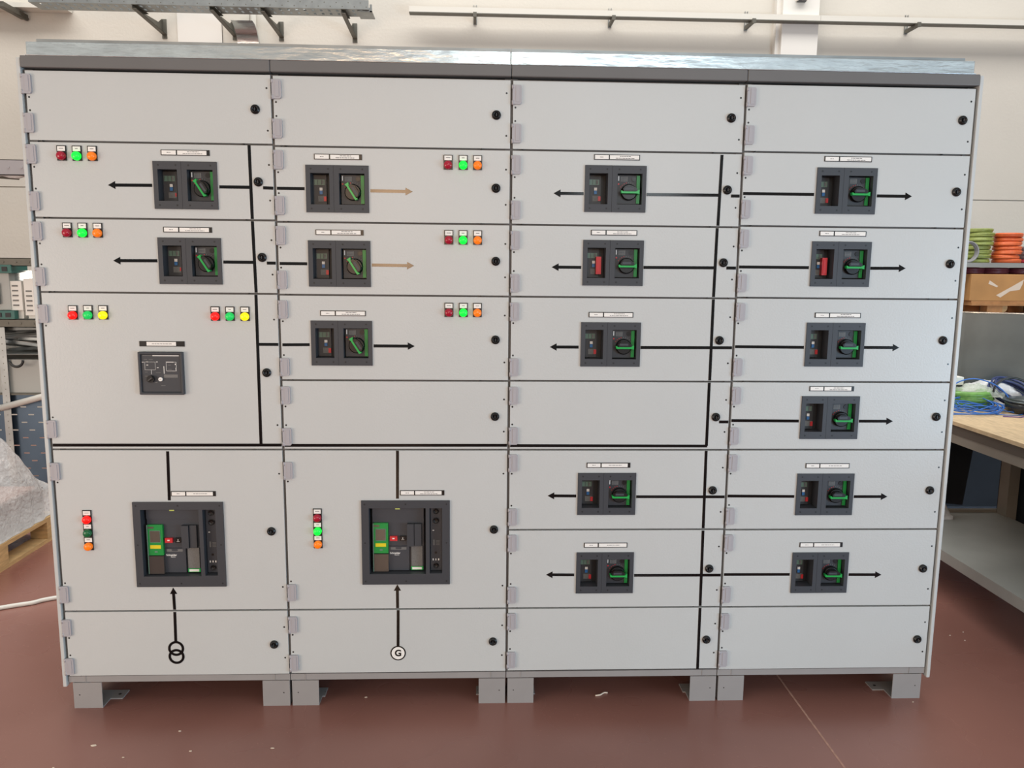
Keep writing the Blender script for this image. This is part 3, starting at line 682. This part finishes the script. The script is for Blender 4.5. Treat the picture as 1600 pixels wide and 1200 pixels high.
for k in range(14):
    m = MB(); L = rnd.uniform(.35, .6); w_ = rnd.uniform(.02, .035); m.box(-L/2, L/2, -w_, w_, 0, .004); m.box(-L/2, L/2, -w_, -w_+.003, 0, .022); m.box(-L/2, L/2, w_-.003, w_, 0, .022)
    o = m.build('metal_profile', 'galvdull'); o.location = (-1.72+rnd.uniform(-.12, .08), 3.0+rnd.uniform(-.12, .12), 1.003+k*.0125)
    o.rotation_euler = (rnd.uniform(-.35, .35), rnd.uniform(-.12, .12), rnd.uniform(-.5, .5)); tag(o, 'thin grey steel profile in the jumbled heap on the left rack', 'profile', 'jumbled steel profiles on the rack')
o = empty('grey_enclosure', (-1.72, 2.95, .725)); tag(o, 'light grey enclosure box under the profiles on the left rack', 'box')
m = MB(); m.box(-.30, .26, -.12, .2, 0, .235); m.build('housing', 'lightbox', o, bevel=.004); m = MB(); m.box(-.27, -.25, -.124, -.12, .09, .1); m.build('screw', 'white', o)
m = MB(); m.box(-.34, .6, -.14, .25, -.012, 0); m.build('base_lip', 'bracket', o)
m = MB(); m.tube([(-1.80, 2.76, .63), (-1.2, 2.76, .80)], .022, 12); m.cyl((-1.803, 2.76, .63), .024, -.012, 'x', 12)
tag(m.build('tube', 'tube'), 'pale grey tube lying slanted across the left rack', 'tube')
m = MB(); m.tube([(-1.66+.045*math.cos(a), 2.74, .965+.045*math.sin(a)) for a in [math.pi+math.pi*k/10 for k in range(11)]], .009, 8)
m.build('hook', 'black', rk).location = (2.2, -3.0, 0)

# pallet of wrapped goods
pl = empty('pallet', (-1.43, 1.35, 0)); tag(pl, 'pale wooden pallet under wrapped goods left of the cabinets', 'pallet')
for x in (-.35, 0, .35):
    m = MB(); m.box(x-.05, x+.05, -.6, .6, 0, .022); m.build('bottom_board', 'wood', pl)
    for y in (-.53, 0, .53): m = MB(); m.box(x-.05, x+.05, y-.07, y+.07, .022, .10); m.build('block', 'wood', pl, bevel=.002)
for k in range(3): m = MB(); m.box(-.4, .4, -.6+k*.53, -.46+k*.53, .10, .122); m.build('cross_board', 'wood', pl)
for k in range(5): m = MB(); m.box(-.4+k*.165, -.26+k*.165, -.6, .6, .122, .144); m.build('top_board', 'wood', pl)
def lump(name, mats, nx, ny, f, zb, parent=None, loc=(0, 0, 0)):
    m = MB(); vs = [[None]*(ny+1) for _ in range(nx+1)]; V = []; F = []
    for i in range(nx+1):
        for j in range(ny+1): vs[i][j] = len(V); V.append(f(i/nx, j/ny))
    for i in range(nx):
        for j in range(ny): F.append((vs[i][j], vs[i+1][j], vs[i+1][j+1], vs[i][j+1]))
    border = [vs[i][0] for i in range(nx+1)] + [vs[nx][j] for j in range(1, ny+1)] + [vs[i][ny] for i in range(nx-1, -1, -1)] + [vs[0][j] for j in range(ny-1, 0, -1)]
    base = len(V); V += [(V[b][0], V[b][1], zb) for b in border]; nb = len(border)
    for k in range(nb): F.append((border[(k+1) % nb], border[k], base+k, base+(k+1) % nb))
    F.append(tuple(base+k for k in range(nb)))
    m.add(V, F, 0, True); return m.build(name, mats, parent, loc)
from mathutils import noise as N_
gd = empty('wrapped_goods', (-1.43, 1.35, .144)); tag(gd, 'grey goods under crumpled clear plastic wrap on the pallet', 'wrapped goods')
for k in range(7):
    m = MB(); m.box(-.37, .37, -.56, .50+.0*k, .002+k*.026, .024+k*.026); m.build('packed_panel', 'stackgrey', gd)
m = MB(); m.box(-.37, .36, -.5, .44, .184, .20); m.build('packed_sheet', 'peach', gd)
def gf(u, v):
    x = -.39+.78*u; y = -.58+1.14*v; e = min(u, 1-u, v*.8, (1-v)*1.5)
    h = .17 + .18*min(1, e*5.0)**.7
    k = min(1, e*8)
    h += .05*N_.noise(Vector((x*5, y*5, 1))) + k*(.06*abs(N_.noise(Vector((x*12, y*12, 3)))) + .035*abs(N_.noise(Vector((x*27, y*27, 5)))))
    h += .17*k*math.exp(-((y-.36)/.15)**2-((x-.12)/.2)**2)
    return (x + .02*N_.noise(Vector((y*11, x*7, 0))), y + .012*N_.noise(Vector((x*15, y*9, 7))), max(.17, h))
lump('plastic_wrap', 'film', 60, 84, gf, .002, gd)
m = MB(); m.box(.33, .41, -.28, -.16, .225, .235); m.tube([(.35, -.2, .24), (.39, -.05, .31), (.36, .08, .33)], .012, 6); m.build('strap', 'device', gd)
m = MB(); m.tube([(-2.6, .30, .010), (-1.9, .36, .010), (-1.2, .62, .010), (-.761, .868, .010), (-.644, .924, .010), (-.568, .98, .010), (-.2, 1.15, .010), (.3, 1.2, .010)], .010, 10)
tag(m.build('hose', 'tube'), 'pale hose lying on the floor at the far left', 'hose')

# ------------------------------------------------------------------ right side: bench, sheet enclosure, cables
bn = empty('workbench', (4.2, .6, 0)); tag(bn, 'plywood topped workbench with grey lower shelf right of the cabinets', 'workbench')
m = MB(); m.box(-.385, .42, -1.3, 1.18, .882, .90); m.build('bench_top', 'ply', bn)
for y0, y1, x0, x1 in ((-1.28, 1.10, -.375, -.345), (-1.28, 1.10, .34, .37)):
    m = MB(); m.box(x0, x1, y0, y1, .835, .882, 0); m.box(x0+.004, x1-.004, y0, y1, .79, .835, 1); m.build('apron', ['apron', 'benchframe'], bn)
m = MB(); m.box(-.345, .34, 1.06, 1.09, .79, .882); m.build('apron', 'benchframe', bn)
for x in (-.36, .28):
    for y in (.90, -.25 if x > 0 else -1.2): m = MB(); m.box(x, x+.06, y-.04, y+.04, 0, .835); m.build('leg', 'benchframe', bn)
m = MB(); m.box(-.385, .30, -1.3, .97, .232, .25); m.build('lower_shelf', 'shelfgrey', bn)
m = MB(); m.box(-.40, -.385, -1.3, .97, .20, .252); m.build('shelf_lip', 'shelfgrey', bn)
m = MB(); m.box(-.385, .30, .95, .97, .25, .268); m.build('shelf_lip', 'benchframe', bn)
m = MB(); m.box(.345, .36, -1.2, 1.04, .20, .79); m.build('back_panel', 'glassdark', bn)
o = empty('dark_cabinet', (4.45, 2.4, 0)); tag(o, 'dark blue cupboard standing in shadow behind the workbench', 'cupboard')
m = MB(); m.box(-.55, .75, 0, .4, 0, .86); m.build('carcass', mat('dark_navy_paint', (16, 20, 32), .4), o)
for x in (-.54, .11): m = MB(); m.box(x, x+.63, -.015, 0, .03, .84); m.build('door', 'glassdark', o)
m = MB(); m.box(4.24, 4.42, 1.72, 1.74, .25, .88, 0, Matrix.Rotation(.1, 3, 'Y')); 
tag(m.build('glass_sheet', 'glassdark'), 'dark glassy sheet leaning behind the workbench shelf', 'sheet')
lump('bag', 'bag', 14, 10, lambda u, v: (3.99+.16*u, 1.42+.12*v, .27+.13*math.sin(math.pi*u)*math.sin(math.pi*v)+.02*N_.noise(Vector((u*9, v*9, 4)))), .25)
tag(COL.objects[-1], 'crumpled white plastic bag on the bench lower shelf', 'bag')

# sheet metal enclosure standing on the bench end
ang = math.atan2(-.12, .25)
se = empty('sheet_metal_panel', (4.265, 1.725, .90), ang); tag(se, 'large grey sheet metal panel standing upright on the workbench', 'panel')
m = MB(); m.box(0, .395, .0, .003, 0, .493); m.build('face', 'sheet', se)
m = MB(); m.box(0, .395, -.03, .003, .493, .498); m.build('top_flange', 'galv', se)
m = MB(); m.box(-.004, 0, -.035, .003, 0, .498); m.box(0, .03, -.035, -.032, 0, .495); m.build('side_flange', 'sheet', se)
m = MB(); m.box(0, .395, -.07, .003, 0, .004); m.build('bottom_flange', 'sheet', se)
# white block beside it
o = empty('router_box', (4.05, 1.55, .90)); m = MB(); m.box(-.05, .14, -.05, .05, 0, .10); m.build('base', 'dark', o); m = MB(); m.box(-.05, .14, -.05, .05, .10, .145); m.build('lid', 'white', o, bevel=.003)
tag(o, 'small black and white box on the bench beside the sheet panel', 'box')
# green coil wrapped in plastic
gc = empty('cable_coil', (4.16, 1.42, .90)); tag(gc, 'lime green cable coil in plastic, buried under loose blue wire on the bench', 'coil')
def coil_mesh(R, r, turns, hh, mm, wob=.004, seed=1, n=28):
    m = MB(); rr = random.Random(seed)
    for k in range(turns):
        dx, dy = rr.uniform(-wob, wob), rr.uniform(-wob, wob); tx, ty = rr.uniform(-.05, .05), rr.uniform(-.05, .05); q = R+rr.uniform(-wob, wob)
        z = r + (hh-2*r)*k/max(1, turns-1)
        m.tube([(dx+q*math.cos(a), dy+q*math.sin(a), max(r*.8, z+q*(tx*math.cos(a)+ty*math.sin(a))*.3)) for a in [2*math.pi*i/n for i in range(n)]], r, 7, closed=True)
    return m
coil_mesh(.115, .018, 5, .09, 'hose', .006).build('winding', 'hose', gc); coil_mesh(.085, .018, 4, .085, 'hose', .006, 4).build('winding', 'hose', gc)
lump('plastic_wrap', mat('thin_clear_film', (225, 235, 220), .15, alpha=.45, bump=.9, bscale=30), 16, 10, lambda u, v: (-.02+.17*u, -.1+.22*v, .085+.03*math.sin(math.pi*u)*math.sin(math.pi*v)+.015*N_.noise(Vector((u*8, v*8, 2)))), .06, gc)
m = MB(); rr = random.Random(11)
for k in range(16):
    R = rr.uniform(.09, .19); cx, cy = 4.10+rr.uniform(-.07, .07), 1.28+rr.uniform(-.08, .1); tx, ty = rr.uniform(-.1, .1), rr.uniform(-.0, .2); e = rr.uniform(.5, .9)
    z0 = .915+rr.uniform(0, .025)
    m.tube([(cx+R*math.cos(a), cy+R*e*math.sin(a), max(.904, z0+R*(tx*math.cos(a)+ty*math.sin(a))+.006*math.sin(3*a+k))) for a in [2*math.pi*i/36 for i in range(36)]], .0026, 6, closed=True)
m.tube([(4.10, 1.16, .904), (4.2, 1.10, .904), (4.28, 1.13, .904), (4.22, 1.22, .91)], .0026, 6)
m.tube([(4.02, 1.33, .93), (4.05, 1.36, 1.02), (4.15, 1.36, 1.055), (4.25, 1.33, 1.03), (4.30, 1.28, .97), (4.28, 1.24, .91)], .0035, 6)
tag(m.build('wire_tangle', 'wire_blue'), 'loose tangle of blue wire in front of the green coil', 'wire')
m = MB(); m.tube([(4.14, 1.07, .904), (4.21, 1.045, .904), (4.28, 1.08, .904)], .003, 6); m.tube([(4.26, 1.18, .904), (4.33, 1.02, .904), (4.44, .93, .904), (4.6, .9, .904)], .003, 6); tag(m.build('wire', 'wire_violet'), 'thin violet wire ends trailing over the plywood', 'wire')
# white sheet lump
lump('bag', 'bag', 22, 12, lambda u, v: (4.14+.38*u, 1.44+.12*v, .905+.125*math.sin(math.pi*(.06+.88*u))**.6*math.sin(math.pi*(.2+.6*v))+.012*N_.noise(Vector((u*9, v*6, 8)))), .90)
tag(COL.objects[-1], 'crumpled translucent plastic bag in front of the sheet metal panel', 'bag')
o = coil_mesh(.11, .006, 9, .06, 'navy', .014, 9).build('cable_bundle', 'navy'); o.location = (4.41, 1.42, .945); o.rotation_euler = (.5, .15, 0); tag(o, 'navy cable bundle leaning behind the black reel', 'cable')
m = MB(); m.tube([(4.25, 1.33, .92), (4.26, 1.33, 1.02), (4.34, 1.33, 1.065), (4.45, 1.32, 1.03), (4.55, 1.28, .96), (4.58, 1.2, .908)], .006, 8); tag(m.build('cable', 'black'), 'black cable arching over the navy bundle', 'cable')
rl = empty('cable_reel', (4.385, 1.19, .90)); tag(rl, 'round black cable reel at the right edge of the bench', 'reel')
m = MB(); m.cyl((0, 0, 0), .125, .058, 'z', 40, r2=.14); m.build('drum', 'reel', rl)
m = MB(); m.cyl((0, 0, .058), .145, .008, 'z', 40); m.cyl((0, 0, .066), .13, .012, 'z', 40, r2=.07); m.build('rim', 'sheet', rl)

# pallet rack behind, right
pr_ = empty('pallet_rack', (6.6, 4.55, 0)); tag(pr_, 'shelving rack against the back wall, far right', 'rack')
for x in (-1.0, 1.6):
    for y in (-.35, .38): m = MB(); m.box(x-.03, x+.03, y-.03, y+.03, 0, 1.75); m.build('upright', 'bracket', pr_)
m = MB(); m.box(-1, 1.6, -.38, .41, 1.683, 1.703); m.box(-1, 1.6, -.385, -.38, 1.668, 1.706); m.build('shelf_board', 'shelfgrey', pr_)
for y in (-.36, .38): m = MB(); m.box(-1, 1.6, y-.02, y+.02, 1.15, 1.23); m.build('beam', 'bracket', pr_)
pp = empty('pallet', (6.5, 4.55, 1.23)); tag(pp, 'brown wooden pallet beneath the long carton on the right rack', 'pallet')
for k, x in enumerate((-.55, -.25, .05, .35, .62)):
    m = MB(); m.box(x-.09, x+.09, -.38, .38, .0, .020); m.build('bottom_board', 'rackwood', pp)
for x in (-.42, .0, .42):
    for y in (-.33, 0, .33): m = MB(); m.box(x-.07, x+.07, y-.05, y+.05, .02, .10); m.build('block', 'rackwood', pp)
for y in (-.33, 0, .33): m = MB(); m.box(-.64, .72, y-.06, y+.06, .10, .12); m.build('cross_board', 'rackwood', pp)
for y in (-.35, -.17, .01, .19): m = MB(); m.box(-.64, .72, y-.03, y+.12, .12, .142); m.build('top_board', 'rackwood', pp)
for y in (-.352,):
    for x in (-.34, .27): m = MB(); m.cyl((x, y, .085), .055, .1, 'y', 16); m.build('rolled_end', 'wood', pp)
cb = empty('carton', (6.5, 4.55, 1.372)); tag(cb, 'long brown cardboard carton with torn white tape marks', 'carton')
m = MB(); m.box(-.66, .74, -.38, .38, 0, .235); m.build('box', 'carton', cb, bevel=.004)
y = -.3806
for poly in ([(-.42, .05), (-.28, .13), (-.18, .19), (-.19, .145), (-.21, .10), (-.30, .085), (-.38, .03)], [(-.50, .15), (-.42, .12), (-.41, .13), (-.49, .18)], [(-.06, .08), (.02, .17), (.04, .165), (-.03, .075)], [(.14, .155), (.21, .17), (.20, .15), (.15, .147)], [(-.16, .17), (-.11, .17), (-.12, .16), (-.16, .157)], [(.42, .15), (.49, .17), (.47, .14)]):
    m = MB(); m.prism(poly, y, -.3801); m.build('torn_tape', 'torn', cb)
def coil_stack(x, y, z0, n, mm, name, label, cat, group, R=.100, h=.0385, r=.0125, sd=0):
    rr = random.Random(sd); me = [coil_mesh(R, r, 3, h*.98, mm, .004, sd+q).mesh(name, mm) for q in range(2)]
    me2 = [coil_mesh(R-.024, r, 3, h*.94, mm, .003, sd+q+9).mesh(name, mm) for q in range(2)]
    for k in range(n):
        e = empty(name, (x+rr.uniform(-.012, .012), y+rr.uniform(-.01, .01), z0+k*h)); e.rotation_euler = (0, 0, rr.uniform(0, 3))
        inst('winding', me[k % 2], e); inst('winding', me2[k % 2], e)
        pos = 'topmost' if k == n-1 else 'bottom' if k == 0 else ['', 'second', 'third', 'fourth', 'fifth', 'sixth', 'seventh', 'eighth'][k] + ' from the bottom'
        tag(e, f'{label}, {pos} of its stack', cat, group)
coil_stack(6.02, 4.40, 1.7065, 8, 'coil_green', 'cable_coil', 'olive green cable coil on the right rack shelf', 'coil', 'stacked green cable coils', sd=1)
coil_stack(6.275, 4.38, 1.7065, 7, 'coil_orange', 'cable_coil', 'orange cable coil on the right rack shelf', 'coil', 'stacked orange cable coils', R=.105, sd=2)
coil_stack(6.53, 4.42, 1.7065, 1, 'coil_red', 'cable_coil', 'red cable coil at the shelf right end, under grey coils', 'coil', 'coils at the right end of the shelf', R=.11, sd=5)
coil_stack(6.53, 4.42, 1.745, 3, 'coil_grey', 'cable_coil', 'grey cable coil at the shelf right end', 'coil', 'coils at the right end of the shelf', R=.10, sd=6)
for k, (x, mm, lb) in enumerate(((5.93, 'coil_maroon', 'leftmost maroon cable coil squeezed under the rack shelf'), (6.14, 'coil_maroon', 'middle maroon cable coil squeezed under the rack shelf'), (6.38, 'coil_maroon', 'rightmost maroon cable coil squeezed under the rack shelf'))):
    e = empty('cable_coil', (x, 4.34, 1.608)); m = coil_mesh(.10 if k != 1 else .115, .015, 3, .056, mm, .004, 20+k); inst('winding', m.mesh('winding', mm), e)
    inst('winding', coil_mesh(.075, .016, 3, .058, mm, .004, 30+k).mesh('winding', mm), e); tag(e, lb, 'coil', 'maroon coils under the shelf')
e = empty('cable_coil', (5.85, 4.27, 1.7065)); m = coil_mesh(.085, .008, 4, .05, 'coil_grey', .003, 40); m.v = [(x, z-.02, y+.093) for x, y, z in m.v]; inst('winding', m.mesh('winding', 'coil_grey'), e)
tag(e, 'grey cable coil standing on edge beside the green stack', 'coil')

# scraps on the floor
def scrap(x, y, s, label, group=None):
    m = MB(); n = 6; poly = [(s*random.uniform(.5, 1)*math.cos(2*math.pi*i/n), s*.5*random.uniform(.5, 1)*math.sin(2*math.pi*i/n)) for i in range(n)]
    V = [(a, b, .0008) for a, b in poly] + [(a, b, .0025) for a, b in poly]
    m.add(V, [tuple(range(n-1, -1, -1)), tuple(range(n, 2*n))] + [(i, (i+1) % n, n+(i+1) % n, n+i) for i in range(n)])
    o = m.build('paper_scrap', 'torn'); o.location = (x, y, 0); tag(o, label, 'scrap', group)
scrap(.19, -.24, .012, 'larger white scrap on the floor before the left foot', 'white scraps on the floor')
m = MB(); m.tube([(0, 0, .003), (.02, .004, .004), (.035, .018, .004), (.05, .02, .003)], .003, 6); o = m.build('paper_scrap', 'torn'); o.location = (1.945, .04, 0); tag(o, 'forked white scrap under the third cabinet unit', 'scrap', 'white scraps on the floor')
for (x, y) in ((.45, -.16), (.32, -.31), (.53, -.28), (1.07, .05), (.80, -.27), (3.15, -.03), (3.62, .52), (3.66, .47), (3.70, .55), (1.35, -.42), (2.2, -.48), (.12, -.36)):
    scrap(x, y, random.uniform(.004, .008), 'tiny pale crumb on the red floor', 'crumbs on the floor')
